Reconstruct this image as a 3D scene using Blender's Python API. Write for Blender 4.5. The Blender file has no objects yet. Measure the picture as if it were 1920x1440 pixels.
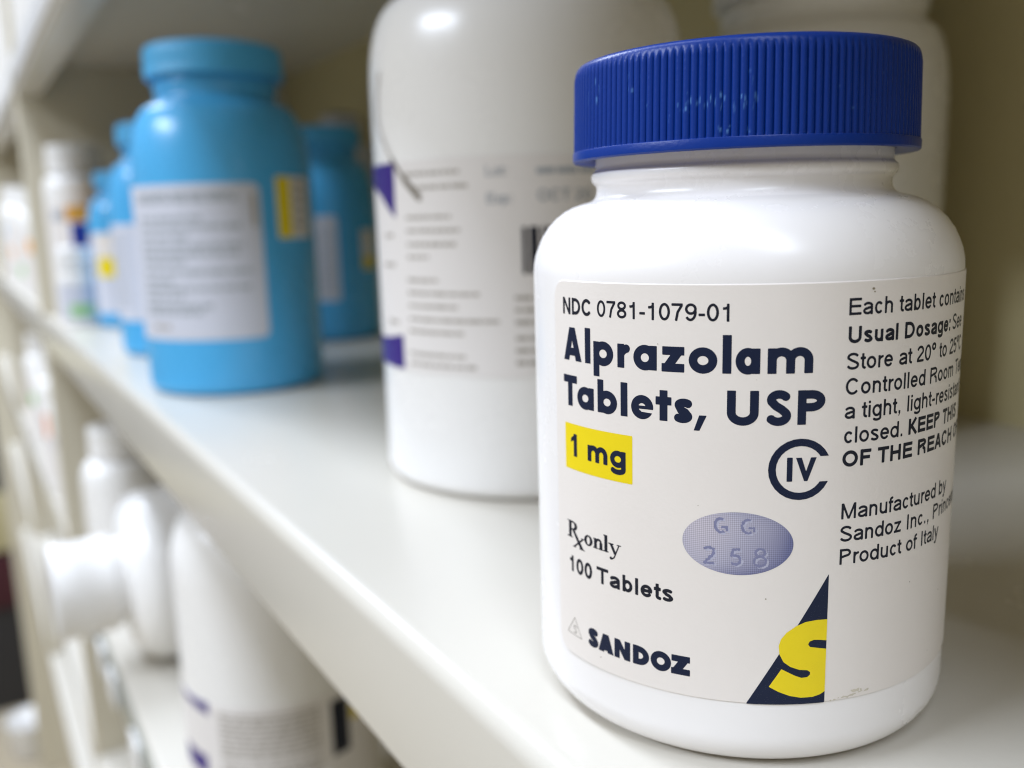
import bpy, bmesh, math, random
import numpy as np
from mathutils import Vector, Matrix

random.seed(7)
MM = 0.001
sc = bpy.context.scene
COL = sc.collection

# ------------------------------------------------------------------ camera
# X runs from the aisle towards the back of the shelf, Y along the shelf, Z up; the
# middle shelf's top is z = 0.  Values below are millimetres unless said otherwise.
YAW, PITCH, ROLL = math.radians(31.2), 0.18323, -0.02896
right0 = Vector((math.cos(YAW), -math.sin(YAW), 0)); fwd0 = Vector((math.sin(YAW), math.cos(YAW), 0)); zup = Vector((0, 0, 1))
fwd = fwd0*math.cos(PITCH) - zup*math.sin(PITCH)
up1 = fwd0*math.sin(PITCH) + zup*math.cos(PITCH)
cr = right0*math.cos(ROLL) + up1*math.sin(ROLL)
cu = -right0*math.sin(ROLL) + up1*math.cos(ROLL)
cam = bpy.data.cameras.new('camera')
cam.sensor_width = 36; cam.sensor_fit = 'HORIZONTAL'; cam.lens = 36*1700/1920
cam.clip_start = 0.005; cam.clip_end = 60
cam.dof.use_dof = True; cam.dof.focus_distance = 0.0888; cam.dof.aperture_fstop = cam.lens/1.9
camo = bpy.data.objects.new('camera', cam); COL.objects.link(camo)
camo.matrix_world = Matrix(((cr.x, cu.x, -fwd.x, 0), (cr.y, cu.y, -fwd.y, 0), (cr.z, cu.z, -fwd.z, 56.767*MM), (0, 0, 0, 1)))
sc.camera = camo

# ------------------------------------------------------------------ light
world = bpy.data.worlds.new('World'); sc.world = world; world.use_nodes = True
bg = world.node_tree.nodes['Background']; bg.inputs[0].default_value = (1.0, 0.90, 0.66, 1); bg.inputs[1].default_value = 0.335

def area(name, loc, target, sx, sy, power, color):
    l = bpy.data.lights.new(name, 'AREA'); l.shape = 'RECTANGLE'; l.size = sx; l.size_y = sy; l.energy = power; l.color = color
    o = bpy.data.objects.new(name, l); COL.objects.link(o); o.location = loc
    d = (Vector(target) - Vector(loc)).normalized()
    o.rotation_euler = d.to_track_quat('-Z', 'Y').to_euler()
    return o
COOL = (0.77, 0.85, 1.0)
# fluorescent ceiling fittings over the aisle
for y, pw in ((-1.0, 24), (0.6, 13), (1.8, 50)):
    area('overhead_light', (-0.35, y, 1.35), (-0.35, y, 0), 0.35, 1.15, pw, COOL)
# added fill lamp farther out, unseen, brightening the large white bottle's upper front
area('overhead_light', (-2.0, 0.6, 1.35), (-2.0, 0.6, 0), 0.35, 1.15, 92, COOL)
vs = sc.view_settings
vs.view_transform = 'Standard'; vs.look = 'None'; vs.exposure = -0.17; vs.gamma = 1.0; vs.use_curve_mapping = False
sc.cycles.use_denoising = True; sc.cycles.filter_width = 1.1
sc.cycles.max_bounces = 10; sc.cycles.diffuse_bounces = 6; sc.cycles.glossy_bounces = 4

# ------------------------------------------------------------------ materials
def mat(name, color, rough=0.5, spec=0.5, noise=0.0, nscale=40.0, bump=0.0, bscale=300.0, rvar=0.0, sss=0.0, coat=0.0):
    m = bpy.data.materials.new(name); m.use_nodes = True
    nt = m.node_tree; b = nt.nodes['Principled BSDF']
    b.inputs['Base Color'].default_value = (*color, 1); b.inputs['Roughness'].default_value = rough
    b.inputs['Specular IOR Level'].default_value = spec
    if coat: b.inputs['Coat Weight'].default_value = coat; b.inputs['Coat Roughness'].default_value = 0.2
    if sss:
        b.inputs['Subsurface Weight'].default_value = sss; b.inputs['Subsurface Radius'].default_value = (1, .9, .8); b.inputs['Subsurface Scale'].default_value = 0.0012
    tc = nt.nodes.new('ShaderNodeTexCoord')
    if noise or rvar:
        n = nt.nodes.new('ShaderNodeTexNoise'); n.inputs['Scale'].default_value = nscale; n.inputs['Detail'].default_value = 6; n.inputs['Roughness'].default_value = .65
        nt.links.new(tc.outputs['Object'], n.inputs['Vector'])
        if noise:
            mx = nt.nodes.new('ShaderNodeMix'); mx.data_type = 'RGBA'
            mx.inputs[6].default_value = (*[c*(1-noise) for c in color], 1); mx.inputs[7].default_value = (*[min(1, c*(1+noise)) for c in color], 1)
            nt.links.new(n.outputs['Fac'], mx.inputs[0]); nt.links.new(mx.outputs[2], b.inputs['Base Color'])
        if rvar:
            mr = nt.nodes.new('ShaderNodeMapRange'); mr.inputs[3].default_value = rough-rvar; mr.inputs[4].default_value = rough+rvar
            nt.links.new(n.outputs['Fac'], mr.inputs[0]); nt.links.new(mr.outputs[0], b.inputs['Roughness'])
    if bump:
        n2 = nt.nodes.new('ShaderNodeTexNoise'); n2.inputs['Scale'].default_value = bscale; n2.inputs['Detail'].default_value = 4
        nt.links.new(tc.outputs['Object'], n2.inputs['Vector'])
        bp = nt.nodes.new('ShaderNodeBump'); bp.inputs['Strength'].default_value = bump; bp.inputs['Distance'].default_value = 0.0004
        nt.links.new(n2.outputs['Fac'], bp.inputs['Height']); nt.links.new(bp.outputs[0], b.inputs['Normal'])
    return m

M = {}
M['paint'] = mat('cream_shelf_paint', (0.575, 0.545, 0.48), 0.26, 0.5, noise=.02, nscale=15, bump=.05, bscale=900, rvar=.04)
M['panel'] = mat('cream_panel_paint', (0.50, 0.44, 0.25), 0.5, 0.4, noise=.03, nscale=12, bump=.05, bscale=700)
M['upright'] = mat('cream_upright_paint', (0.60, 0.555, 0.44), 0.42, 0.45, noise=.03, nscale=12, bump=.05, bscale=700)
M['hdpe'] = mat('white_plastic', (0.86, 0.835, 0.82), 0.27, 0.5, noise=.014, nscale=60, bump=.02, bscale=500, rvar=.06)
M['hdpe2'] = mat('white_plastic_gloss', (0.83, 0.82, 0.80), 0.27, 0.5, noise=.012, nscale=50, bump=.03, bscale=700, rvar=.04)
M['paper'] = mat('label_paper', (0.79, 0.74, 0.695), 0.44, 0.35, noise=.025, nscale=90, bump=.04, bscale=2500)
M['paper2'] = mat('label_paper_far', (0.76, 0.73, 0.71), 0.45, 0.4, noise=.02, nscale=60)
M['paper_blue'] = mat('label_paper_bluish', (0.60, 0.62, 0.70), 0.5, 0.3, noise=.02, nscale=60)
M['navy'] = mat('navy_ink', (0.008, 0.014, 0.040), 0.45, 0.22, noise=.12, nscale=900)
M['ink'] = mat('black_ink', (0.012, 0.014, 0.024), 0.45, 0.2, noise=.1, nscale=900)
M['yellow'] = mat('yellow_ink', (0.83, 0.65, 0.006), 0.42, 0.35, noise=.04, nscale=400)
M['purple'] = mat('purple_ink', (0.035, 0.016, 0.20), 0.4, 0.4, noise=.05, nscale=100)
M['grey_ink'] = mat('grey_ink', (0.40, 0.37, 0.33), 0.5, 0.3, noise=.1, nscale=300)
M['soft_ink'] = mat('pale_grey_ink', (0.38, 0.41, 0.45), 0.5, 0.3, noise=.08, nscale=300)
M['blue'] = mat('sky_blue_plastic', (0.075, 0.41, 0.76), 0.27, 0.45, noise=.03, nscale=40, bump=.04, bscale=600, rvar=.05)
M['blue2'] = mat('sky_blue_cap_plastic', (0.08, 0.44, 0.80), 0.38, 0.45, noise=.03, nscale=40)
M['orange'] = mat('orange_print', (0.85, 0.38, 0.03), 0.45, 0.4, noise=.05)
M['salmon'] = mat('salmon_print', (0.80, 0.30, 0.14), 0.45, 0.4, noise=.05)
M['green'] = mat('green_print', (0.34, 0.60, 0.27), 0.45, 0.4, noise=.05)
M['deepblue'] = mat('deep_blue_print', (0.015, 0.03, 0.28), 0.45, 0.4, noise=.05)
M['mark'] = mat('grey_brown_mark', (0.20, 0.175, 0.14), 0.6, 0.2, noise=.2, nscale=300)
M['mark_light'] = mat('pale_grey_mark', (0.52, 0.49, 0.45), 0.6, 0.2, noise=.2, nscale=300)
M['stain'] = mat('tan_stain', (0.60, 0.55, 0.45), 0.6, 0.2, noise=.3, nscale=900)
M['stain_dark'] = mat('brown_speck', (0.26, 0.22, 0.15), 0.6, 0.2, noise=.3, nscale=900)
M['dark'] = mat('dark_grey', (0.035, 0.033, 0.033), 0.6, 0.3, noise=.1, nscale=6)
M['maroon'] = mat('dark_maroon', (0.06, 0.015, 0.02), 0.6, 0.3, noise=.1, nscale=6)
M['floor'] = mat('grey_floor', (0.42, 0.36, 0.26), 0.4, 0.4, noise=.12, nscale=4)
M['strip'] = mat('painted_highlight_white', (0.88, 0.88, 0.88), 0.25, 0.5, noise=.01)  # white standing in for the overexposed lip and the glints on the holder
M['holder'] = mat('grey_label_holder', (0.27, 0.28, 0.24), 0.18, 0.6, noise=.05)
M['cap_dark'] = mat('dark_cap', (0.02, 0.022, 0.02), 0.45, 0.4, noise=.05)

def blue_cap_mat():
    m = bpy.data.materials.new('royal_blue_cap'); m.use_nodes = True
    nt = m.node_tree; b = nt.nodes['Principled BSDF']
    b.inputs['Roughness'].default_value = 0.34; b.inputs['Specular IOR Level'].default_value = 0.26
    at = nt.nodes.new('ShaderNodeAttribute'); at.attribute_name = 'scuff'
    tc = nt.nodes.new('ShaderNodeTexCoord')
    n = nt.nodes.new('ShaderNodeTexNoise'); n.inputs['Scale'].default_value = 1600; n.inputs['Detail'].default_value = 3
    mp = nt.nodes.new('ShaderNodeMapping'); mp.inputs['Scale'].default_value = (1, 1, .22); nt.links.new(tc.outputs['Object'], mp.inputs[0]); nt.links.new(mp.outputs[0], n.inputs['Vector'])
    mul = nt.nodes.new('ShaderNodeMath'); mul.operation = 'MULTIPLY'; nt.links.new(at.outputs['Fac'], mul.inputs[0])
    mr = nt.nodes.new('ShaderNodeMapRange'); mr.inputs[1].default_value = .40; mr.inputs[2].default_value = .62; nt.links.new(n.outputs['Fac'], mr.inputs[0])
    nt.links.new(mr.outputs[0], mul.inputs[1])
    mx = nt.nodes.new('ShaderNodeMix'); mx.data_type = 'RGBA'
    mx.inputs[6].default_value = (0.002, 0.030, 0.235, 1); mx.inputs[7].default_value = (0.11, 0.27, 0.58, 1)
    nt.links.new(mul.outputs[0], mx.inputs[0]); nt.links.new(mx.outputs[2], b.inputs['Base Color'])
    n2 = nt.nodes.new('ShaderNodeTexNoise'); n2.inputs['Scale'].default_value = 2500; n2.inputs['Detail'].default_value = 2
    nt.links.new(tc.outputs['Object'], n2.inputs['Vector'])
    bp = nt.nodes.new('ShaderNodeBump'); bp.inputs['Strength'].default_value = .12; bp.inputs['Distance'].default_value = .0002
    nt.links.new(n2.outputs['Fac'], bp.inputs['Height']); nt.links.new(bp.outputs[0], b.inputs['Normal'])
    return m
M['cap'] = blue_cap_mat()

def tablet_mat():
    # halftone print of a lilac tablet: printed dots, denser towards one end of the picture
    m = bpy.data.materials.new('halftone_tablet_print'); m.use_nodes = True
    nt = m.node_tree; b = nt.nodes['Principled BSDF']; b.inputs['Roughness'].default_value = .45; b.inputs['Specular IOR Level'].default_value = .35
    uv = nt.nodes.new('ShaderNodeUVMap'); uv.uv_map = 'print'
    sep = nt.nodes.new('ShaderNodeSeparateXYZ'); nt.links.new(uv.outputs[0], sep.inputs[0])
    def math_(op, a, b_=None):
        n = nt.nodes.new('ShaderNodeMath'); n.operation = op
        for i, v in enumerate((a, b_)):
            if v is None: continue
            if isinstance(v, (int, float)): n.inputs[i].default_value = v
            else: nt.links.new(v, n.inputs[i])
        return n.outputs[0]
    # u,v in -1..1 across the oval
    t = math_('ADD', math_('MULTIPLY', sep.outputs[0], .55), math_('MULTIPLY', sep.outputs[1], -.25))
    t = math_('ADD', math_('MULTIPLY', t, .55), .5)
    r2 = math_('ADD', math_('POWER', math_('ABSOLUTE', sep.outputs[0]), 4.0), math_('POWER', math_('ABSOLUTE', sep.outputs[1]), 4.0))
    t = math_('ADD', t, math_('MULTIPLY', r2, .22))
    ramp = nt.nodes.new('ShaderNodeValToRGB'); nt.links.new(t, ramp.inputs[0])
    e = ramp.color_ramp.elements; e[0].position = .15; e[0].color = (.56, .51, .56, 1); e[1].position = .95; e[1].color = (.14, .15, .285, 1)
    k = e.new(.5); k.color = (.40, .39, .49, 1)
    du = math_('SINE', math_('MULTIPLY', math_('ADD', sep.outputs[0], math_('MULTIPLY', sep.outputs[1], .6)), 5.3*16))
    dv = math_('SINE', math_('MULTIPLY', math_('SUBTRACT', math_('MULTIPLY', sep.outputs[1], .6), sep.outputs[0]), 5.3*16))
    dots = math_('ADD', math_('MULTIPLY', math_('MULTIPLY', du, dv), .30), 1.0)
    mx = nt.nodes.new('ShaderNodeVectorMath'); mx.operation = 'SCALE'; nt.links.new(ramp.outputs[0], mx.inputs[0]); nt.links.new(dots, mx.inputs['Scale'])
    nt.links.new(mx.outputs[0], b.inputs['Base Color'])
    return m
M['tablet'] = tablet_mat()
M['tablet_dark'] = mat('tablet_shadow_print', (0.21, 0.215, 0.35), .45, .35, noise=.25, nscale=3000)
M['tablet_light'] = mat('tablet_light_print', (0.44, 0.44, 0.56), .45, .35, noise=.2, nscale=3000)

# ------------------------------------------------------------------ object helpers
def link(name, me, material, parent=None):
    o = bpy.data.objects.new(name, me); COL.objects.link(o)
    if material is not None: me.materials.append(material)
    if parent is not None: o.parent = parent
    return o
def thing(name, label, cat, loc=(0, 0, 0), group=None):
    o = bpy.data.objects.new(name, None); COL.objects.link(o); o.empty_display_size = .01
    o.location = [v*MM for v in loc]; o['label'] = label; o['category'] = cat
    if group: o['group'] = group
    return o
def mesh_from(name, verts, faces, smooth=False):
    me = bpy.data.meshes.new(name); me.from_pydata([tuple(v) for v in verts], [], faces); me.update()
    if smooth: me.polygons.foreach_set('use_smooth', [True]*len(me.polygons))
    return me
def lathe(name, prof, n=96, smooth=True, rib=None, th0=0.0):
    """prof: list of (r, z) in mm from bottom centre to top; rib(theta, r, z) -> r"""
    th = np.linspace(0, 2*math.pi, n, endpoint=False)+th0
    vs_, fs = [], []
    for (r, z) in prof:
        for t in th:
            rr = rib(t, r, z) if rib else r
            vs_.append((rr*math.cos(t)*MM, rr*math.sin(t)*MM, z*MM))
    m = len(prof)
    for j in range(m-1):
        for i in range(n):
            a = j*n+i; b = j*n+(i+1) % n
            fs.append((a, b, b+n, a+n))
    if prof[0][0] > 0.001: fs.append(tuple(reversed(range(n))))
    if prof[-1][0] > 0.001: fs.append(tuple(range((m-1)*n, m*n)))
    return mesh_from(name, vs_, fs, smooth)
def arc_pts(cx, cz, rx, rz, a0, a1, k):
    return [(cx+rx*math.cos(math.radians(a0+(a1-a0)*i/k)), cz+rz*math.sin(math.radians(a0+(a1-a0)*i/k))) for i in range(k+1)]
def box_mesh(name, x0, x1, y0, y1, z0, z1, bev=0.0, seg=3):
    bm = bmesh.new()
    bmesh.ops.create_cube(bm, size=1)
    for v in bm.verts:
        v.co = Vector(((x0 if v.co.x < 0 else x1)*MM, (y0 if v.co.y < 0 else y1)*MM, (z0 if v.co.z < 0 else z1)*MM))
    if bev:
        bmesh.ops.bevel(bm, geom=list(bm.edges), offset=bev*MM, segments=seg, profile=.5, affect='EDGES')
        for f in bm.faces: f.smooth = True
    me = bpy.data.meshes.new(name); bm.to_mesh(me); bm.free()
    return me

# ------------------------------------------------------------------ flat print: signed shapes -> thin meshes wrapped on a cylinder
class Ink:
    """collects 2-D shapes (mm) as a field that is positive inside; union / cut"""
    def __init__(self, s0, s1, z0, z1, h=.05):
        self.h = h; self.s0 = s0; self.z0 = z0
        self.ns = int(math.ceil((s1-s0)/h))+1; self.nz = int(math.ceil((z1-z0)/h))+1
        self.F = np.full((self.nz, self.ns), -9.0)
    def window(self, a, b, c, d):
        i0 = max(0, int((a-self.s0)/self.h)-2); i1 = min(self.ns, int((b-self.s0)/self.h)+4)
        j0 = max(0, int((c-self.z0)/self.h)-2); j1 = min(self.nz, int((d-self.z0)/self.h)+4)
        if i1 <= i0 or j1 <= j0: return None
        S, Z = np.meshgrid(self.s0+self.h*np.arange(i0, i1), self.z0+self.h*np.arange(j0, j1))
        return (slice(j0, j1), slice(i0, i1)), S, Z
    def _put(self, w, f, cut):
        sl = w[0]
        self.F[sl] = np.minimum(self.F[sl], -f) if cut else np.maximum(self.F[sl], f)
    def stroke(self, pts, hw, cut=False, butt=True, closed=False):
        P = np.array(pts, float)
        if closed: P = np.vstack([P, P[:1]]); butt = False
        w = self.window(P[:, 0].min()-hw, P[:, 0].max()+hw, P[:, 1].min()-hw, P[:, 1].max()+hw)
        if w is None: return
        S, Z = w[1], w[2]; f = np.full(S.shape, -9.0); m = len(P)-1
        for i in range(m):
            a, b = P[i], P[i+1]; d = b-a; L = math.hypot(*d)
            if L < 1e-9: continue
            t = ((S-a[0])*d[0]+(Z-a[1])*d[1])/L; q = np.abs((S-a[0])*d[1]-(Z-a[1])*d[0])/L
            tc_ = np.clip(t, 0, L); g = hw-np.hypot(t-tc_, q)
            if butt and i == 0: g = np.where(t < 0, np.minimum(hw-q, t), g)
            if butt and i == m-1: g = np.where(t > L, np.minimum(hw-q, L-t), g)
            f = np.maximum(f, g)
        self._put(w, f, cut)
    def poly(self, pts, cut=False):
        P = np.array(pts, float)
        w = self.window(P[:, 0].min(), P[:, 0].max(), P[:, 1].min(), P[:, 1].max())
        if w is None: return
        S, Z = w[1], w[2]; inside = np.zeros(S.shape, bool); dist = np.full(S.shape, 9.0)
        for i in range(len(P)):
            a, b = P[i], P[(i+1) % len(P)]; d = b-a; L2 = d@d
            t = np.clip(((S-a[0])*d[0]+(Z-a[1])*d[1])/L2, 0, 1)
            dist = np.minimum(dist, np.hypot(S-a[0]-t*d[0], Z-a[1]-t*d[1]))
            if abs(a[1]-b[1]) > 1e-12:
                c = ((a[1] > Z) != (b[1] > Z)) & (S < (b[0]-a[0])*(Z-a[1])/(b[1]-a[1])+a[0])
                inside ^= c
        self._put(w, np.where(inside, dist, -dist), cut)
    def ellipse(self, cx, cz, rx, rz, cut=False):
        w = self.window(cx-rx, cx+rx, cz-rz, cz+rz)
        if w is None: return
        k = np.hypot((w[1]-cx)/rx, (w[2]-cz)/rz)
        self._put(w, (1-k)*min(rx, rz), cut)
    def rrect(self, a, b, c, d, r):
        w = self.window(a, b, c, d)
        if w is None: return
        qx = np.abs(w[1]-(a+b)/2)-((b-a)/2-r); qz = np.abs(w[2]-(c+d)/2)-((d-c)/2-r)
        self._put(w, r-np.hypot(np.maximum(qx, 0), np.maximum(qz, 0))-np.minimum(np.maximum(qx, qz), 0), False)
    def clip_right(self, s):
        S = self.s0+self.h*np.arange(self.ns); self.F = np.minimum(self.F, (s-S)[None, :])
    def roughen(self, amp, seed=0, cell=3):
        rng = np.random.default_rng(seed); g = rng.normal(size=self.F.shape)
        for _ in range(cell): g = (g+np.roll(g, 1, 0)+np.roll(g, 1, 1)+np.roll(g, -1, 0)+np.roll(g, -1, 1))/5
        self.F = self.F+amp*g/max(1e-9, g.std())
    def polys(self, maxrun=10):
        F = self.F.copy(); F[0, :] = F[-1, :] = -1; F[:, 0] = F[:, -1] = -1
        F = np.where(np.abs(F) < 1e-5, 1e-5, F)
        I = F > 0; h = self.h
        full = I[:-1, :-1] & I[1:, :-1] & I[:-1, 1:] & I[1:, 1:]
        anyc = I[:-1, :-1] | I[1:, :-1] | I[:-1, 1:] | I[1:, 1:]
        out = []
        for j in range(full.shape[0]):
            row = np.flatnonzero(full[j])
            if len(row) == 0: continue
            st = row[0]; pv = row[0]; z0 = self.z0+j*h
            for i in list(row[1:])+[-10]:
                if i == pv+1 and i-st < maxrun: pv = i; continue
                a = self.s0+st*h; b = self.s0+(pv+1)*h
                out.append([(a, z0), (b, z0), (b, z0+h), (a, z0+h)])
                st = pv = i
        for j, i in zip(*np.nonzero(anyc & ~full)):
            c = [(i, j), (i+1, j), (i+1, j+1), (i, j+1)]; v = [F[b, a] for a, b in c]; poly = []
            for k in range(4):
                a, b = c[k], c[(k+1) % 4]; va, vb = v[k], v[(k+1) % 4]
                if va > 0: poly.append((self.s0+a[0]*h, self.z0+a[1]*h))
                if (va > 0) != (vb > 0):
                    t = va/(va-vb); poly.append((self.s0+(a[0]+(b[0]-a[0])*t)*h, self.z0+(a[1]+(b[1]-a[1])*t)*h))
            if len(poly) >= 3: out.append(poly)
        return out

def wrap_mesh(name, polys, R, th0, extra=None, uvfun=None):
    """wrap polygons (s, z) in mm onto a cylinder of radius R about the parent's axis, with radial normals"""
    vs_, ns_, fs, uvs = [], [], [], []
    for p in polys:
        k = len(vs_)
        for s, z in p:
            t = th0+s/R
            vs_.append((R*math.cos(t)*MM, R*math.sin(t)*MM, z*MM)); ns_.append((math.cos(t), math.sin(t), 0))
            if uvfun: uvs.append(uvfun(s, z))
        fs.append(tuple(range(k, k+len(p))))
    if extra:
        for quad, nn in extra:
            k = len(vs_)
            for (s, z, r), nv in zip(quad, nn):
                t = th0+s/R
                vs_.append((r*math.cos(t)*MM, r*math.sin(t)*MM, z*MM))
                ns_.append((nv[0]*math.cos(t)-nv[1]*math.sin(t), nv[0]*math.sin(t)+nv[1]*math.cos(t), nv[2]))
            fs.append(tuple(range(k, k+4)))
    me = mesh_from(name, vs_, fs, True)
    me.normals_split_custom_set_from_vertices(ns_)
    if uvfun:
        uvl = me.uv_layers.new(name='print'); li = np.zeros(len(me.loops), int); me.loops.foreach_get('vertex_index', li)
        arr = np.array(uvs)[li].ravel(); uvl.data.foreach_set('uv', arr)
    return me

def label_mesh(name, R, th0, a, b, c, d, rad, thick=.12, h=.3):
    ink = Ink(a-1, b+1, c-1, d+1, h); e = thick*.9
    ink.rrect(a+e, b-e, c+e, d-e, max(.05, rad-e))
    def outline(x0, x1, z0, z1, r):
        pts = []
        for (cx, cz, a0) in ((x1-r, z1-r, 0), (x0+r, z1-r, 90), (x0+r, z0+r, 180), (x1-r, z0+r, 270)):
            pts += arc_pts(cx, cz, r, r, a0, a0+90, 10)
        res = []
        for i in range(len(pts)):
            p, q = pts[i], pts[(i+1) % len(pts)]
            m = max(1, int(math.hypot(q[0]-p[0], q[1]-p[1])/1.0))
            res += [(p[0]+(q[0]-p[0])*k/m, p[1]+(q[1]-p[1])*k/m) for k in range(m)]
        return res
    o = outline(a, b, c, d, rad); extra = []; n_ = len(o); cxm, czm = (a+b)/2, (c+d)/2
    def nrm(i):
        p, q = o[(i-1) % n_], o[(i+1) % n_]; dx, dz = q[0]-p[0], q[1]-p[1]; L = math.hypot(dx, dz) or 1
        return (dz/L, -dx/L)   # outward (outline runs counter-clockwise)
    for i in range(n_):
        j = (i+1) % n_; ni, nj = nrm(i), nrm(j)
        p0, p1 = o[i], o[j]; q0 = (p0[0]-ni[0]*e*1.4, p0[1]-ni[1]*e*1.4); q1 = (p1[0]-nj[0]*e*1.4, p1[1]-nj[1]*e*1.4)
        extra.append((((*p0, R-thick), (*p1, R-thick), (*q1, R-.008), (*q0, R-.008)), ((.55, ni[0], ni[1]), (.55, nj[0], nj[1]), (.95, ni[0]*.2, ni[1]*.2), (.95, nj[0]*.2, nj[1]*.2))))
    return wrap_mesh(name, ink.polys(2), R, th0, extra)

# ------------------------------------------------------------------ lettering drawn from strokes (units of cap height)
def E(cx, cy, rx, ry, a0=0, a1=360, k=28):
    return [(cx+rx*math.cos(math.radians(a0+(a1-a0)*i/k)), cy+ry*math.sin(math.radians(a0+(a1-a0)*i/k))) for i in range(k+1)]
XH = .73
ADV = dict(zip('abcdefghiklmnoprstuvxyz', (.774, .774, .697, .774, .774, .387, .774, .774, .309, .697, .309, 1.16, .774, .774, .774, .464, .697, .387, .774, .697, .697, .697, .697)))
ADV.update({c: .774 for c in '0123456789'})
ADV.update({'E': .929, 'U': 1.006, 'D': 1.006, 'S': .929, 'C': 1.006, 'N': 1.006, 'K': .929, 'P': .929, 'T': .851, 'H': 1.006, 'I': .387, 'M': 1.16, 'O': 1.084, 'F': .851, 'R': 1.006, 'A': .929, 'V': .929,
            '.': .387, ',': .387, ':': .387, '-': .464, '°': .557, ' ': .387, 'L': .774})
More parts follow.
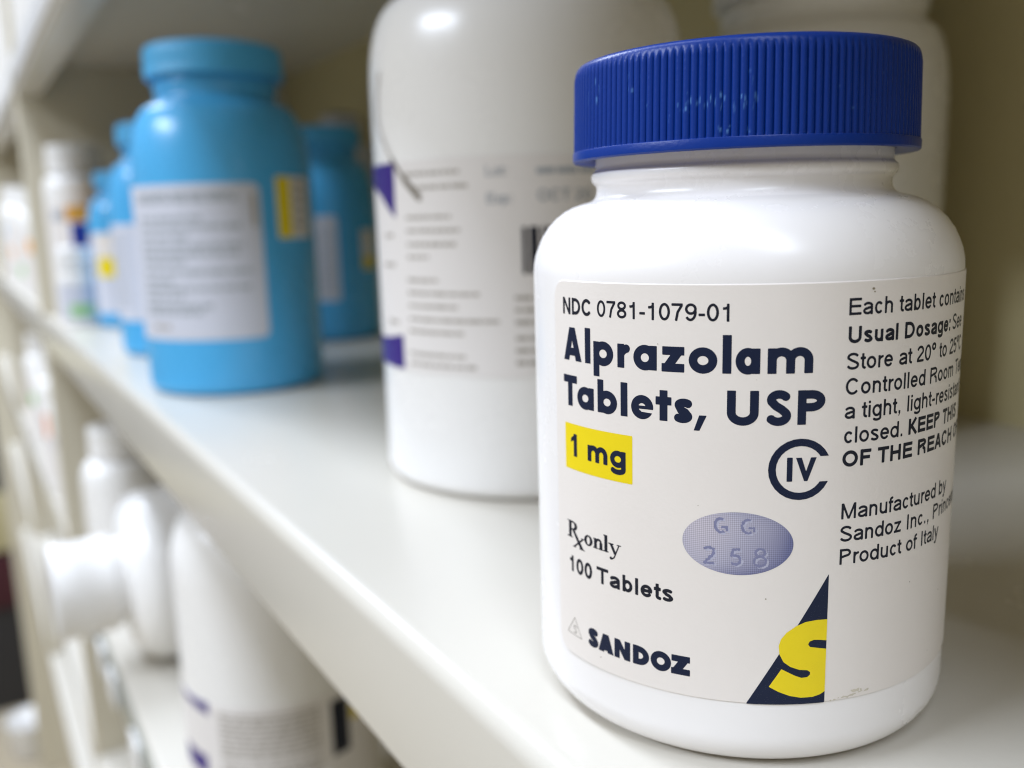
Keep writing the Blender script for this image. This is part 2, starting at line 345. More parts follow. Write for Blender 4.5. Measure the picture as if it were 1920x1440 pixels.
def grotesk(ch, w):
    """strokes of a plain sans letter; w = half stroke"""
    A = ADV[ch]; sb = .05 if ch in 'oceasSCOG0235689dgqtzvxyTAV74' else .085; l = sb+w; r = A-sb-w; c = A/2; X = XH; t = X-w+.01; b = w-.01; T = 1-w; my = (t+b)/2; ry = (t-b)/2; rx = (r-l)/2
    S = []
    if ch == 'o': S = [('c', E(c, my, rx, ry))]
    elif ch in 'bp':
        S = [('c', E(c+.01, my, rx, ry)), ('s', [(l, 0 if ch == 'b' else -.29), (l, 1 if ch == 'b' else X)])]
    elif ch in 'dgq':
        S = [('c', E(c-.01, my, rx, ry)), ('s', [(r, 0 if ch == 'd' else -.08), (r, 1 if ch == 'd' else X)])]
        if ch == 'g': S.append(('s', [(r, 0), (r, -.1)]+E(c, -.08, rx, .21-w, 0, -155, 14)))
    elif ch == 'a':
        S = [('s', [(r, 0), (r, .5)]+E(c, .5, rx, t-.5, 0, 160, 14)), ('s', [(r, .42)]+[(c+.02, .385)]+E(c-.03, .21, rx-.03, .21-b*.98, 90, 330, 16)+[(r, .17)])]
    elif ch == 'c': S = [('s', E(c+.02, my, rx, ry, 40, 320, 24))]
    elif ch == 'e': S = [('s', [(r+w*.6, my+.01), (l, my+.01)]), ('s', E(c, my, rx, ry, 2, 325, 30))]
    elif ch == 'f': S = [('s', [(c-.02, 0), (c-.02, .82)]+E(c+.14, .82, .16, T-.82, 180, 85, 8)), ('s', [(.02, X-w), (A, X-w)])]
    elif ch in 'hn':
        S = [('s', [(l, 0), (l, 1 if ch == 'h' else X)]), ('s', [(r, 0), (r, .44)]+E(c+.005, .44, rx, t-.44, 0, 175, 14))]
    elif ch == 'm':
        q = (r-l)/2
        S = [('s', [(l, 0), (l, X)]), ('s', [(l+q, 0), (l+q, .47)]+E(l+q/2, .47, q/2, t-.47, 0, 175, 12)), ('s', [(r, 0), (r, .47)]+E(r-q/2, .47, q/2, t-.47, 0, 175, 12))]
    elif ch == 'u': S = [('s', [(r, X), (r, 0)]), ('s', [(l, X), (l, .29)]+E(c, .29, rx, .29-b, 180, 355, 14))]
    elif ch == 'i': S = [('s', [(c, 0), (c, X)]), ('s', [(c, 1-2*w), (c, 1)])]
    elif ch == 'l': S = [('s', [(c, 0), (c, 1)])]
    elif ch == 'k': S = [('s', [(l, 0), (l, 1)]), ('s', [(l, .24), (r+w*.6, X)]), ('s', [(c-.05, .4), (r+w, 0)])]
    elif ch == 'r': S = [('s', [(l, 0), (l, X)]), ('s', E(A-.02, .40, A-.02-l, t-.40, 175, 90, 10))]
    elif ch == 's':
        S = [('s', E(c, .545, rx*.95, t-.545, 25, 190, 12)+E(c, .185, rx, .19, 75, 75, 1)[:0]+[(c-.05, .40), (c+.08, .345)]+E(c, .19, rx, .19-b, 35, -160, 12))]
    elif ch == 't': S = [('s', [(c, .93), (c, .2)]+E(c+.13, .2, .13, .2-b, 180, 270, 8)+[(A-.02, b)]), ('s', [(.02, X-w), (A-.01, X-w)])]
    elif ch == 'v': S = [('s', [(l-w, X), (c, 0)]), ('s', [(r+w, X), (c, 0)])]
    elif ch == 'x': S = [('s', [(l-w, X), (r+w, 0)]), ('s', [(r+w, X), (l-w, 0)])]
    elif ch == 'y': S = [('s', [(l-w*.6, X), (c, .06)]), ('s', [(r+w*.6, X), (c-.04, -.14), (c-.12, -.25), (c-.28, -.29+w)])]
    elif ch == 'z': S = [('s', [(sb, X-w), (A-sb, X-w)]), ('s', [(sb, w), (A-sb, w)]), ('s', [(A-sb-w*1.3, X-w), (sb+w*1.3, w)])]
    elif ch == '0': S = [('c', E(c, .5, rx, .51-w))]
    elif ch == '1': S = [('s', [(c+.06, 0), (c+.06, 1)]), ('s', [(c+.06, .8), (c-.08, .735), (c-.22, .725)])]
    elif ch == '2': S = [('s', E(c, .70, rx, T+.01-.70, 170, -30, 16)+[(l+.02, w+.12), (l, w), (r+w, w)])]
    elif ch == '5': S = [('s', [(r, T), (l+.06, T), (l+.01, .47)]), ('s', E(c-.02, .325, rx, .325-b, 140, -150, 18))]
    elif ch == '6': S = [('c', E(c, .32, rx, .33-w)), ('s', E(c+.02, .5, rx+.02, .51-w, 40, 190, 16))]
    elif ch == '7': S = [('s', [(l-w, T), (r+w*.6, T)]), ('s', [(r, T-w*.3), (c+.02, .5), (c-.08, 0)])]
    elif ch == '8': S = [('c', E(c, .745, rx*.9, .265-w)), ('c', E(c, .27, rx, .28-w))]
    elif ch == '9': S = [('c', E(c, .68, rx, .33-w)), ('s', E(c-.02, .5, rx+.02, .51-w, 10, -140, 16))]
    elif ch == 'E': S = [('s', [(l, 0), (l, 1)]), ('s', [(l, T), (A-sb*.6, T)]), ('s', [(l, .52), (A-sb, .52)]), ('s', [(l, w), (A-sb*.5, w)])]
    elif ch == 'F': S = [('s', [(l, 0), (l, 1)]), ('s', [(l, T), (A-sb*.5, T)]), ('s', [(l, .5), (A-sb*1.4, .5)])]
    elif ch == 'L': S = [('s', [(l, 0), (l, 1)]), ('s', [(l, w), (A-sb*.5, w)])]
    elif ch == 'U': S = [('s', [(l, 1), (l, .36)]+E(c, .36, rx, .37-w, 180, 360, 16)+[(r, .36), (r, 1)])]
    elif ch == 'D': S = [('s', [(l, 0), (l, 1)]), ('s', [(l, T), (c-.08, T)]+E(c-.08, .5, r-c+.08, .5-w, 90, -90, 20)+[(l, w)])]
    elif ch == 'S': S = [('s', E(c, .735, rx*.94, T+.01-.735, 20, 195, 14)+[(c-.1, .56), (c+.1, .47)]+E(c, .265, rx, .275-w, 45, -165, 16))]
    elif ch == 'C': S = [('s', E(c, .5, rx, .51-w, 38, 322, 30))]
    elif ch == 'O': S = [('c', E(c, .5, rx, .51-w))]
    elif ch == 'N': S = [('s', [(l, 0), (l, 1)]), ('s', [(r, 0), (r, 1)]), ('p', [(l-w, 1), (l+w*1.1, 1), (r+w, 0), (r-w*1.1, 0)])]
    elif ch == 'K': S = [('s', [(l, 0), (l, 1)]), ('s', [(l, .34), (r+w*.4, 1)]), ('s', [(c-.12, .56), (r+w, 0)])]
    elif ch in 'PR':
        S = [('s', [(l, 0), (l, 1)]), ('s', [(l, T), (c+.06, T)]+E(c+.06, .74 if ch == 'P' else .75, r-c-.06, T-.74, 90, -90, 14)+[(l, .46)])]
        if ch == 'R': S.append(('s', [(c+.1, .46), (r-.02, .3), (r+.01, 0)]))
    elif ch == 'T': S = [('s', [(c, 0), (c, 1)]), ('s', [(.03, T), (A-.03, T)])]
    elif ch == 'H': S = [('s', [(l, 0), (l, 1)]), ('s', [(r, 0), (r, 1)]), ('s', [(l, .52), (r, .52)])]
    elif ch == 'I': S = [('s', [(c, 0), (c, 1)])]
    elif ch == 'M': S = [('s', [(l, 0), (l, 1)]), ('s', [(r, 0), (r, 1)]), ('p', [(l-w, 1), (l+w*1.1, 1), (c+w*.9, 0), (c-w*.9, 0)]), ('p', [(r+w, 1), (r-w*1.1, 1), (c-w*.9, 0), (c+w*.9, 0)])]
    elif ch == 'A': S = [('p', [(.02, 0), (.02+2.1*w, 0), (c+w*.9, 1), (c-w*1.05, 1)]), ('p', [(A-.02, 0), (A-.02-2.1*w, 0), (c-w*.9, 1), (c+w*1.05, 1)]), ('s', [(l+.08, .33), (r-.08, .33)])]
    elif ch == 'V': S = [('p', [(.02, 1), (.02+2.1*w, 1), (c+w*.9, 0), (c-w*1.05, 0)]), ('p', [(A-.02, 1), (A-.02-2.1*w, 1), (c-w*.9, 0), (c+w*1.05, 0)])]
    elif ch == '.': S = [('s', [(c, 0), (c, 2.1*w)])]
    elif ch == ',': S = [('s', [(c, 0), (c, 2.1*w)]), ('p', [(c+w, .02), (c-.02, .02), (c-w, -.17), (c-w*.2, -.17)])]
    elif ch == ':': S = [('s', [(c, 0), (c, 2.1*w)]), ('s', [(c, X-2.1*w), (c, X)])]
    elif ch == '-': S = [('s', [(.06, .36), (A-.06, .36)])]
    elif ch == '°': S = [('c', E(c, .82, .17, .17))]
    return S
def draw(ink, S, x, y, k, hw, kx=None):
    kx = kx or k
    for kind, pts in S:
        P = [(x+a*kx, y+b*k) for a, b in pts]
        if kind == 's': ink.stroke(P, hw)
        elif kind == 'c': ink.stroke(P[:-1], hw, closed=True)
        elif kind == 'p': ink.poly(P)
        elif kind == 'x': ink.poly(P, cut=True)
def text_run(ink, text, x0, y, cap, x1=None, w=.062, track=0.0):
    """draws text from x0, optionally fitted to end at x1; returns the end"""
    nat = sum(ADV[c]+track for c in text)-track
    kx = cap if x1 is None else (x1-x0)/nat
    x = x0
    for c in text:
        if c != ' ': draw(ink, grotesk(c, w*cap/kx if False else w), x, y, cap, w*cap, kx)
        x += (ADV[c]+track)*kx
    return x

# geometric heavy letters: drawn to an exact width W (cap heights)
def heavy(ch, W, w, xh=.66):
    l, r, c = w, W-w, W/2; rx = (r-l)/2; m = xh/2; ry = xh/2-w+.02
    if ch == 'A': return [('p', [(0, 0), (2.35*w, 0), (c+.9*w, 1), (c-1.15*w, 1)]), ('p', [(W, 0), (W-2.35*w, 0), (c-.9*w, 1), (c+1.15*w, 1)]), ('s', [(W*.24, .27), (W*.76, .27)])]
    if ch == 'l': return [('s', [(c, 0), (c, 1.04)])]
    if ch == 'o': return [('c', E(c, m, rx, ry))]
    if ch == 'O': return [('c', E(c, .5, rx, .52-w))]
    if ch == 'p': return [('c', E(c, m, rx, ry)), ('s', [(l, -.34), (l, xh)])]
    if ch == 'b': return [('c', E(c, m, rx, ry)), ('s', [(l, 0), (l, 1.04)])]
    if ch in 'ag':
        S = [('c', E(c, m, rx, ry))]
        S.append(('s', [(r, 0 if ch == 'a' else -.08), (r, xh)]))
        if ch == 'g': S.append(('s', [(r, .1), (r, -.08)]+E(c, -.08, rx, .24-w, 0, -165, 14)))
        return S
    if ch == 'r': return [('s', [(l, 0), (l, xh)]), ('s', E(W+.06, xh-.34, W+.06-l, .34-w*.8, 178, 112, 10))]
    if ch == 'z': return [('s', [(.02, xh-w*.9), (W, xh-w*.9)]), ('s', [(0, w*.9), (W, w*.9)]), ('p', [(W, xh-w*.9), (W-2.6*w, xh-w*.9), (0, w*.9), (2.6*w, w*.9)])]
    if ch == 'Z': return [('s', [(.02, 1-w), (W, 1-w)]), ('s', [(0, w), (W, w)]), ('p', [(W, 1-w), (W-2.9*w, 1-w), (0, w), (2.9*w, w)])]
    if ch == 'm':
        q = (r-l)/2
        return [('s', [(l, 0), (l, xh)]), ('s', [(l+q, 0), (l+q, .36)]+E(l+q/2, .36, q/2, xh-.36-w*.8, 0, 178, 12)), ('s', [(r, 0), (r, .36)]+E(r-q/2, .36, q/2, xh-.36-w*.8, 0, 178, 12))]
    if ch == 'T': return [('s', [(c, 0), (c, 1)]), ('s', [(0, 1-w*.95), (W, 1-w*.95)])]
    if ch == 'e': return [('c', E(c, m, rx, ry)), ('p', [(c-.02, m-.16), (W+.1, m-.16), (W+.1, m-.06), (c-.02, m-.06)]), ('x', [(c-w*.2, m-.14), (W+.1, m-.17), (W+.1, m-.055), (c-w*.2, m-.055)]), ('p', [(l, m+.045), (l, m-.055), (W-.01, m-.055), (W-.01, m+.045)])]
    if ch == 't': return [('s', [(c, 0), (c, .92)]), ('s', [(0, xh-w*.8), (W, xh-w*.8)])]
    if ch == 's': return [('s', E(c+.02, xh-.185, rx*.9, .185-w*.9, 25, 200, 12)+[(c-.06, .36), (c+.06, .30)]+E(c-.02, .18, rx*.98, .19-w*.9, 35, -155, 12))]
    if ch == 'S': return [('s', E(c+.01, .74, rx*.92, .27-w*.9, 22, 200, 14)+[(c-.08, .56), (c+.08, .46)]+E(c-.01, .27, rx, .28-w*.9, 40, -160, 14))]
    if ch == ',': return [('p', [(W*.42, .24), (W, .24), (W*.45, -.22), (0, -.22)])]
    if ch == 'U': return [('s', [(l, 1), (l, .36)]+E(c, .36, rx, .38-w, 180, 360, 16)+[(r, .36), (r, 1)])]
    if ch == 'P': return [('s', [(l, 0), (l, 1)]), ('s', [(l, 1-w), (c, 1-w)]+E(c, .69, r-c, .31-w, 90, -90, 14)+[(l, .38+w)])]
    if ch == 'N': return [('s', [(l, 0), (l, 1)]), ('s', [(r, 0), (r, 1)]), ('p', [(0, 1), (2.1*w, 1), (W, 0), (W-2.1*w, 0)])]
    if ch == 'D': return [('s', [(l, 0), (l, 1)]), ('s', [(l, 1-w), (c-.1, 1-w)]+E(c-.1, .5, r-c+.1, .5-w, 90, -90, 20)+[(l, w)])]
    if ch == '1': return [('s', [(W-w, 0), (W-w, 1)]), ('p', [(W-w, 1), (0, .78), (0, .60), (W-w, .78)])]
    raise KeyError(ch)
def heavy_run(ink, letters, y, cap, w, xh=.66):
    for ch, a, b in letters:
        draw(ink, heavy(ch, (b-a)/cap, w, xh), a, y, cap, w*cap)

# ------------------------------------------------------------------ setting: shelving, floor, far things
def shelving(name, label, y0, y1, levels, xf=47, xb=227, upright=14, post_front=47):
    t = thing(name, label, 'shelving', (xf, y0, -1000))
    def P(nm, me, m, par=t):
        o = link(nm, me, m, par)
        # meshes are written in world mm: shift into the unit's own space
        me.transform(Matrix.Translation((-t.location.x, -t.location.y, -t.location.z))); return o
    for z in levels:
        # folded sheet-metal shelf: rounded front, lip turned down with a small return
        prof = [(xb, z), (xf+3, z)] + arc_pts(xf+3, z-3, 3, 3, 90, 180, 6)[1:] + [(xf, z-21)] + arc_pts(xf+2, z-21, 2, 2, 180, 270, 5)[1:] + \
               [(xf+14, z-23), (xf+14, z-21.6), (xf+3, z-21.4), (xf+1.6, z-20), (xf+1.6, z-5), (xf+4, z-2.2), (xb, z-2.2)]
        k = len(prof); ys = np.linspace(y0+.5, y1-upright-.5, 5)
        vs_ = [(x*MM, y*MM, zz*MM) for y in ys for x, zz in prof]; fs = []
        for j in range(len(ys)-1):
            for i in range(k):
                a = j*k+i; b = j*k+(i+1) % k; fs.append((a, b, b+k, a+k))
        me = mesh_from('shelf', vs_, fs, False)
        for p in me.polygons:
            p.use_smooth = True
        bm = bmesh.new(); bm.from_mesh(me); bmesh.ops.recalc_face_normals(bm, faces=bm.faces)
        for e_ in bm.edges:
            if e_.is_manifold and e_.calc_face_angle() > math.radians(40): e_.smooth = False
        bm.to_mesh(me); bm.free()
        P('shelf', me, M['paint'])
    P('back_panel', box_mesh('back_panel', xb, xb+4, y0, y1, -1000, 600), M['panel'])
    P('upright', box_mesh('upright', post_front, xb-.3, y1-upright, y1-.5, -1000, 600, 1.2), M['upright'])
    return t
LEVELS = (330, 165, 0, -165, -330, -495)
unit1 = shelving('shelving_unit', 'cream metal shelving bay holding the blue capped bottle and sky blue bottles', -420, 704, LEVELS)
unit2 = shelving('shelving_unit', 'next cream shelving bay behind the upright past the sky blue bottles', 706, 1290, LEVELS)
unit3 = shelving('shelving_unit', 'farthest cream shelving bay ending in a plain upright', 1292, 1900, LEVELS, post_front=30)
# white strip painting in the overexposed lip of the shelf overhead, grey holder along the lip of the shelf below
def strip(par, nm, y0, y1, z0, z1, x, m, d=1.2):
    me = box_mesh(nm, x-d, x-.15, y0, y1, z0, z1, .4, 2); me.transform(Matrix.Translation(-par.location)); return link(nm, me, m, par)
strip(unit1, 'lip_glare_strip', 250, 680, 148, 163, 47, M['strip'])
strip(unit2, 'lip_glare_strip', 712, 1270, 148, 163, 47, M['strip'])
h_ = strip(unit1, 'label_holder', 250, 620, -186, -167.5, 47, M['holder'], 1.5)
for y in (330, 401, 472, 509, 560):  # white blocks painting in the specular glints along the holder
    me = box_mesh('painted_glint', 43.2, 45.3, y, y+20, -185, -169.5, .9, 3); me.transform(Matrix.Translation(-unit1.location)); link('painted_glint', me, M['strip'], h_)

def struct(nm, me, m):
    o = link(nm, me, m); o['kind'] = 'structure'; return o
struct('floor', box_mesh('floor', -4000, 3000, -3000, 6000, -1040, -1001), M['floor'])
fw = struct('far_wall', box_mesh('far_wall', -900, 1200, 2700, 2740, -1000, 1600), M['dark'])
cab = thing('cabinet', 'dark low cabinet beyond the end of the shelving row', 'cabinet', (30, 2200, -1000))
def cpart(nm, x0, x1, y0, y1, z0, z1, m):
    me = box_mesh(nm, x0, x1, y0, y1, z0, z1, 2); me.transform(Matrix.Translation(-cab.location)); return link(nm, me, m, cab)
cpart('carcass', -600, 200, 2200, 2650, -1000, -260, M['dark'])
cpart('drawer_front', -600, 200, 2192, 2199, -760, -640, M['maroon'])
cpart('rail', -600, 200, 2190, 2199, -630, -500, M['panel'])
cpart('worktop', -620, 220, 2180, 2660, -259, -225, M['panel'])

# ------------------------------------------------------------------ bottles
def axis_angle(cx, cy): return math.atan2(-cy, -cx)   # the side of the bottle that faces the aisle camera spot

def printed(parent, nm, ink, R, th0, m, label=None):
    o = link(nm, wrap_mesh(nm, ink.polys(), R, th0), m, parent)
    if label: o['label'] = label
    return o
def word_bars(ink, rows, hw, rng):
    """rows of illegible fine print: (s0, s1, z)"""
    for a, b, z in rows:
        x = a
        while x < b-.3:
            L = rng.uniform(1.2, 4.2)*hw/.45; e = min(b, x+L)
            ink.stroke([(x, z+rng.uniform(-.05, .05)), (e, z)], hw*rng.uniform(.8, 1.05))
            x = e+hw*1.0

# ---- main bottle -------------------------------------------------------------
C1 = (78.62, 77.80); TH1 = axis_angle(*C1)
b1 = thing('pill_bottle', 'white pill bottle with ribbed royal blue cap and yellow 1 mg box on its label', 'pill bottle', (*C1, 0))
prof = [(0, .9), (17.5, .9), (19.0, .25), (19.8, 0)]
prof += arc_pts(19.8, 4.2, 4.2, 4.2, -90, 0, 14)[1:]
prof += [(24, z) for z in (8, 14, 20, 26, 32, 38, 44, 48, 50.2)]
prof += [(23.93, 51.1), (23.72, 52.1), (23.35, 53.1), (22.85, 54.2), (22.1, 55.3), (21.2, 56.25), (20.2, 57.0), (19.2, 57.5), (18.3, 57.8), (17.6, 57.98)]
prof += [(17.1, 58.12), (16.72, 58.4), (16.5, 58.8), (16.42, 59.3), (16.45, 59.75), (16.62, 60.0), (16.86, 60.2), (17.0, 60.55), (17.02, 60.95), (16.9, 61.25), (16.68, 61.42), (16.55, 61.6), (16.5, 62.0), (16.5, 66), (16.5, 71), (0, 71)]
body = link('bottle_body', lathe('bottle_body', prof, 160), M['hdpe'], b1)

NR = 150
def rib(t, r, z):
    if r < 18.2 or z < 63.62: return r
    k = 1.0
    if z > 71.5: k = max(0.0, 1-(z-71.5)/.75)
    if z < 63.8: k = 0.75
    a = abs(math.cos(NR/2*t))
    return r-.30*k*(1-a**.5)
cz = [(16.7, 66.5), (16.7, 62.9), (17.4, 62.62), (18.6, 62.5), (19.0, 62.52), (19.13, 62.66), (19.15, 63.5), (19.1, 63.6), (19.02, 63.64), (19.02, 63.8)]
cz += [(19.02-.0045*i, 63.8+.197*i) for i in range(1, 40)]
cz += [(18.8, 71.8), (18.74, 72.1), (18.66, 72.4), (18.55, 72.65), (18.36, 72.85), (18.1, 72.96), (17.8, 73.0), (17.0, 72.98), (16.4, 72.8), (0, 72.8)]
me = lathe('cap', cz, NR*8, True, rib)
att = me.attributes.new('scuff', 'FLOAT', 'POINT'); nv = len(me.vertices); co = np.zeros(nv*3); me.vertices.foreach_get('co', co); co = co.reshape(-1, 3)/MM
ang = np.arctan2(co[:, 1], co[:, 0]); rad = np.hypot(co[:, 0], co[:, 1])
sa = ((ang-TH1+np.pi) % (2*np.pi)-np.pi)*19.0; zz = co[:, 2]; val = np.zeros(nv)
crest = np.abs(np.cos(NR/2*ang))
rng = np.random.default_rng(3)
for (s0, s1, z0, z1, cnt, amt, ln) in ((-19.2, -16.3, 68.2, 70.6, 9, 1.0, 1.5), (-6.2, 1.8, 66.0, 67.6, 26, 1.0, .9), (-2.2, .9, 63.9, 64.9, 7, .8, .5), (-13.4, -9.4, 68.5, 70.6, 6, .6, .9), (-12.5, -4, 65, 68, 8, .4, .5), (.5, 1.3, 68.6, 70.2, 3, .6, .9), (6, 16, 64, 70, 8, .3, .4)):
    for _ in range(cnt):
        cs, czz = rng.uniform(s0, s1), rng.uniform(z0, z1); L = ln*rng.uniform(.4, 1); wd = rng.uniform(.07, .16)
        d = np.maximum(np.abs(sa-cs)/wd, np.abs(zz-czz)/(L/2)); val = np.maximum(val, amt*np.clip(1.6-1.6*d, 0, 1)*np.where(rad > 17.9, 1, 0))
att.data.foreach_set('value', val.astype(np.float32))
cap1 = link('cap', me, M['cap'], b1); cap1['label'] = 'royal blue ribbed screw cap with pale scuffs'
bm = bmesh.new(); bm.from_mesh(me)
for e_ in bm.edges:
    if e_.is_manifold and e_.calc_face_angle() > math.radians(38): e_.smooth = False
bm.to_mesh(me); bm.free()

RL = 24.12
lab = link('label', label_mesh('label', RL, TH1, -22.1, 112, 7.95, 50.0, 2.0), M['paper'], b1); lab['label'] = 'off-white paper label printed with navy lettering'
RP = RL+.012; HS = .045
def line(nm, s0, s1, z0, z1, fn, m, h=HS, clip=None, label=None):
    ink = Ink(s0-.6, s1+.6, z0-.6, z1+.6, h); fn(ink)
    if clip is not None: ink.clip_right(clip)
    return printed(lab, nm, ink, RP, TH1, m, label)
def f(ink):
    text_run(ink, 'NDC', -20.3, 46.48, 1.72, -15.3, w=.098)
    text_run(ink, '0781-1079-01', -14.7, 46.52, 1.66, -.25, w=.076)
line('lettering', -20.3, 0, 46, 48.5, f, M['ink'])
line('lettering', -20.3, 7.4, 40, 45.6, lambda k: heavy_run(k, [('A', -20.1, -17.0), ('l', -16.39, -15.68), ('p', -15.19, -12.53), ('r', -12.02, -10.55), ('a', -10.14, -7.6), ('z', -7.1, -4.85), ('o', -4.42, -1.72), ('l', -1.21, -.46), ('a', -.05, 2.2), ('m', 2.86, 7.08)], 41.58, 3.52, .118, .68), M['navy'], .035)
line('lettering', -20.4, 8.6, 35.6, 40.6, lambda k: heavy_run(k, [('T', -20.25, -17.85), ('a', -17.8, -15.2), ('b', -14.67, -12.1), ('l', -11.61, -10.9), ('e', -10.42, -7.97), ('t', -7.7, -6.1), ('s', -5.9, -3.95), (',', -3.89, -2.65), ('U', -.78, 2.15), ('S', 2.78, 5.18), ('P', 5.74, 8.37)], 36.65, 3.3, .124, .70), M['navy'], .035)
ybox = line('yellow_box', -20.2, -10.2, 29.5, 34.9, lambda k: k.poly([(-20.12, 29.65), (-10.3, 29.65), (-10.3, 34.71), (-20.12, 34.71)]), M['yellow'], .12)
ink = Ink(-19.6, -10.8, 29.7, 34.4, .05)
heavy_run(ink, [('1', -19.06, -18.0), ('m', -16.24, -13.4), ('g', -13.05, -11.1)], 31.18, 2.45, .115, .70)
o = link('lettering', wrap_mesh('lettering', ink.polys(), RP+.012, TH1), M['navy'], lab)
def f(ink):
    ink.stroke(E(6.15, 32.28, 2.66, 2.66)[:-1], .36, closed=True); ink.poly([(7.4, 31.03), (10, 31.03), (10, 33.52), (7.4, 33.52)], cut=True)
    draw(ink, [('s', [(0, 0), (0, 1)])], 5.15, 31.12, 2.32, .27)
    draw(ink, [('p', [(0, 1), (.24, 1), (.52, .14), (.42, 0), (.36, 0)]), ('p', [(.86, 1), (.62, 1), (.34, .14), (.42, 0), (.50, 0)])], 5.72, 31.12, 2.32, .27)
line('schedule_mark', 3, 9.2, 29, 35.6, f, M['navy'])
RT = [('Each tablet contains', 46.83, 0), ('Usual Dosage:', 44.2, 25.3, ' See'), ('Store at 20° to 25°C', 41.7, 0), ('Controlled Room Temp', 39.3, 0), ('a tight, light-resistant', 36.98, 0), ('closed. ', 34.6, 0, 'KEEP THIS'), ('OF THE REACH OF', 32.28, -1), ('Manufactured by', 27.05, 26.9), ('Sandoz Inc., Princeton', 24.75, 0), ('Product of Italy', 22.42, 25.2)]
for row in RT:
    def f(ink, row=row):
        tx, z, end = row[:3]; cap = 1.58
        if tx.startswith('Usual'):
            e = text_run(ink, tx, 10.3, z, cap, end, w=.1); text_run(ink, row[3], e-.2, z, cap, None, w=.074)
        elif tx.startswith('closed'):
            e = text_run(ink, tx, 10.27, z, cap, 18.1, w=.078); text_run(ink, row[3], e-.1, z, cap, None, w=.108, track=0)
        elif end == -1: text_run(ink, tx, 10.2, z, cap, 31.9, w=.108)
        else: text_run(ink, tx, 10.28, z, cap, end or None, w=.078, track=.012 if not end else 0)
    line('lettering', 10, 44, row[1]-.6, row[1]+1.7, f, M['ink'], .045)
def f(ink):   # Rx with the crossed leg, heavy serif
    z = 21.8; s = -20.05
    ink.stroke([(s+.55, z), (s+.55, z+1.9)], .25); ink.stroke([(s, z+.06), (s+1.05, z+.06)], .06); ink.stroke([(s, z+1.84), (s+.9, z+1.84)], .06)
    ink.stroke([(s+.5, z+1.82)]+[(a, b) for a, b in E(s+1.05, z+1.4, .55, .42, 90, -90, 14)]+[(s+.5, z+.98)], .1)
    ink.stroke(E(s+1.15, z+1.4, .5, .3, 60, -60, 10), .21)
    ink.poly([(s+.85, z+1.0), (s+1.35, z+1.0), (s+3.0, z-.95), (s+2.4, z-.95)]); ink.stroke([(s+1.25, z-.95), (s+2.85, z+.3)], .1)
    ink.stroke([(s+2.2, z-.93), (s+3.15, z-.93)], .05); ink.stroke([(s+2.5, z+.32), (s+3.1, z+.32)], .05); ink.stroke([(s+1.0, z-.93), (s+1.6, z-.93)], .05)
    b = z-.12; x = -16.95; xh = 1.12
    def o_(cx): ink.ellipse(cx, b+xh/2, .66, xh/2+.05); ink.ellipse(cx, b+xh/2, .25, xh/2-.13, cut=True)
    o_(x+.62)
    n0 = x+1.4
    for q in (n0+.32, n0+1.12): ink.stroke([(q, b), (q, b+(xh if q < n0+.5 else .75))], .21); ink.stroke([(q-.36, b+.05), (q+.36, b+.05)], .055)
    ink.stroke([(n0, b+xh-.05), (n0+.35, b+xh-.05)], .055); ink.stroke(E(n0+.78, b+.72, .36, .33, 10, 170, 10), .13)
    l0 = n0+1.72; ink.stroke([(l0+.1, b), (l0+.1, b+1.85)], .21); ink.stroke([(l0-.25, b+.05), (l0+.45, b+.05)], .055); ink.stroke([(l0-.25, b+1.8), (l0+.1, b+1.8)], .055)
    y0 = l0+.5
    ink.poly([(y0+.05, b+xh), (y0+.45, b+xh), (y0+.95, b+.15), (y0+.7, b-.05)]); ink.stroke([(y0+1.35, b+xh), (y0+.72, b-.35), (y0+.4, b-.6)], .075)
    ink.ellipse(y0+.28, b-.52, .17, .17); ink.stroke([(y0-.1, b+xh-.05), (y0+.65, b+xh-.05)], .055); ink.stroke([(y0+1.05, b+xh-.05), (y0+1.6, b+xh-.05)], .055)
line('lettering', -20.3, -10.8, 20.4, 24, f, M['ink'])
def f(ink):
    text_run(ink, '100', -19.95, 17.88, 1.8, -15.7, w=.1); text_run(ink, 'Tablets', -15.15, 17.92, 1.8, -5.7, w=.1)
line('lettering', -20, -5.6, 17.4, 20, f, M['ink'])
def f(ink):
    ink.stroke([(-18.9, 12.45), (-20.3, 10.4), (-17.66, 10.35)], .055, closed=True)
    ink.stroke([(-18.55, 11.35), (-18.8, 11.5), (-19.1, 11.4), (-19.1, 11.2), (-18.75, 11.05), (-18.6, 10.85), (-18.75, 10.65), (-19.2, 10.68)], .07)
line('small_emblem', -20.5, -17.4, 10.1, 12.7, f, M['grey_ink'])
line('lettering', -16.6, -4, 9.9, 12.6, lambda k: heavy_run(k, [('S', -16.56, -14.94), ('A', -14.95, -12.8), ('N', -12.69, -10.67), ('D', -10.34, -8.44), ('O', -8.27, -6.03), ('Z', -6.03, -4.07)], 10.18, 2.1, .165), M['navy'])
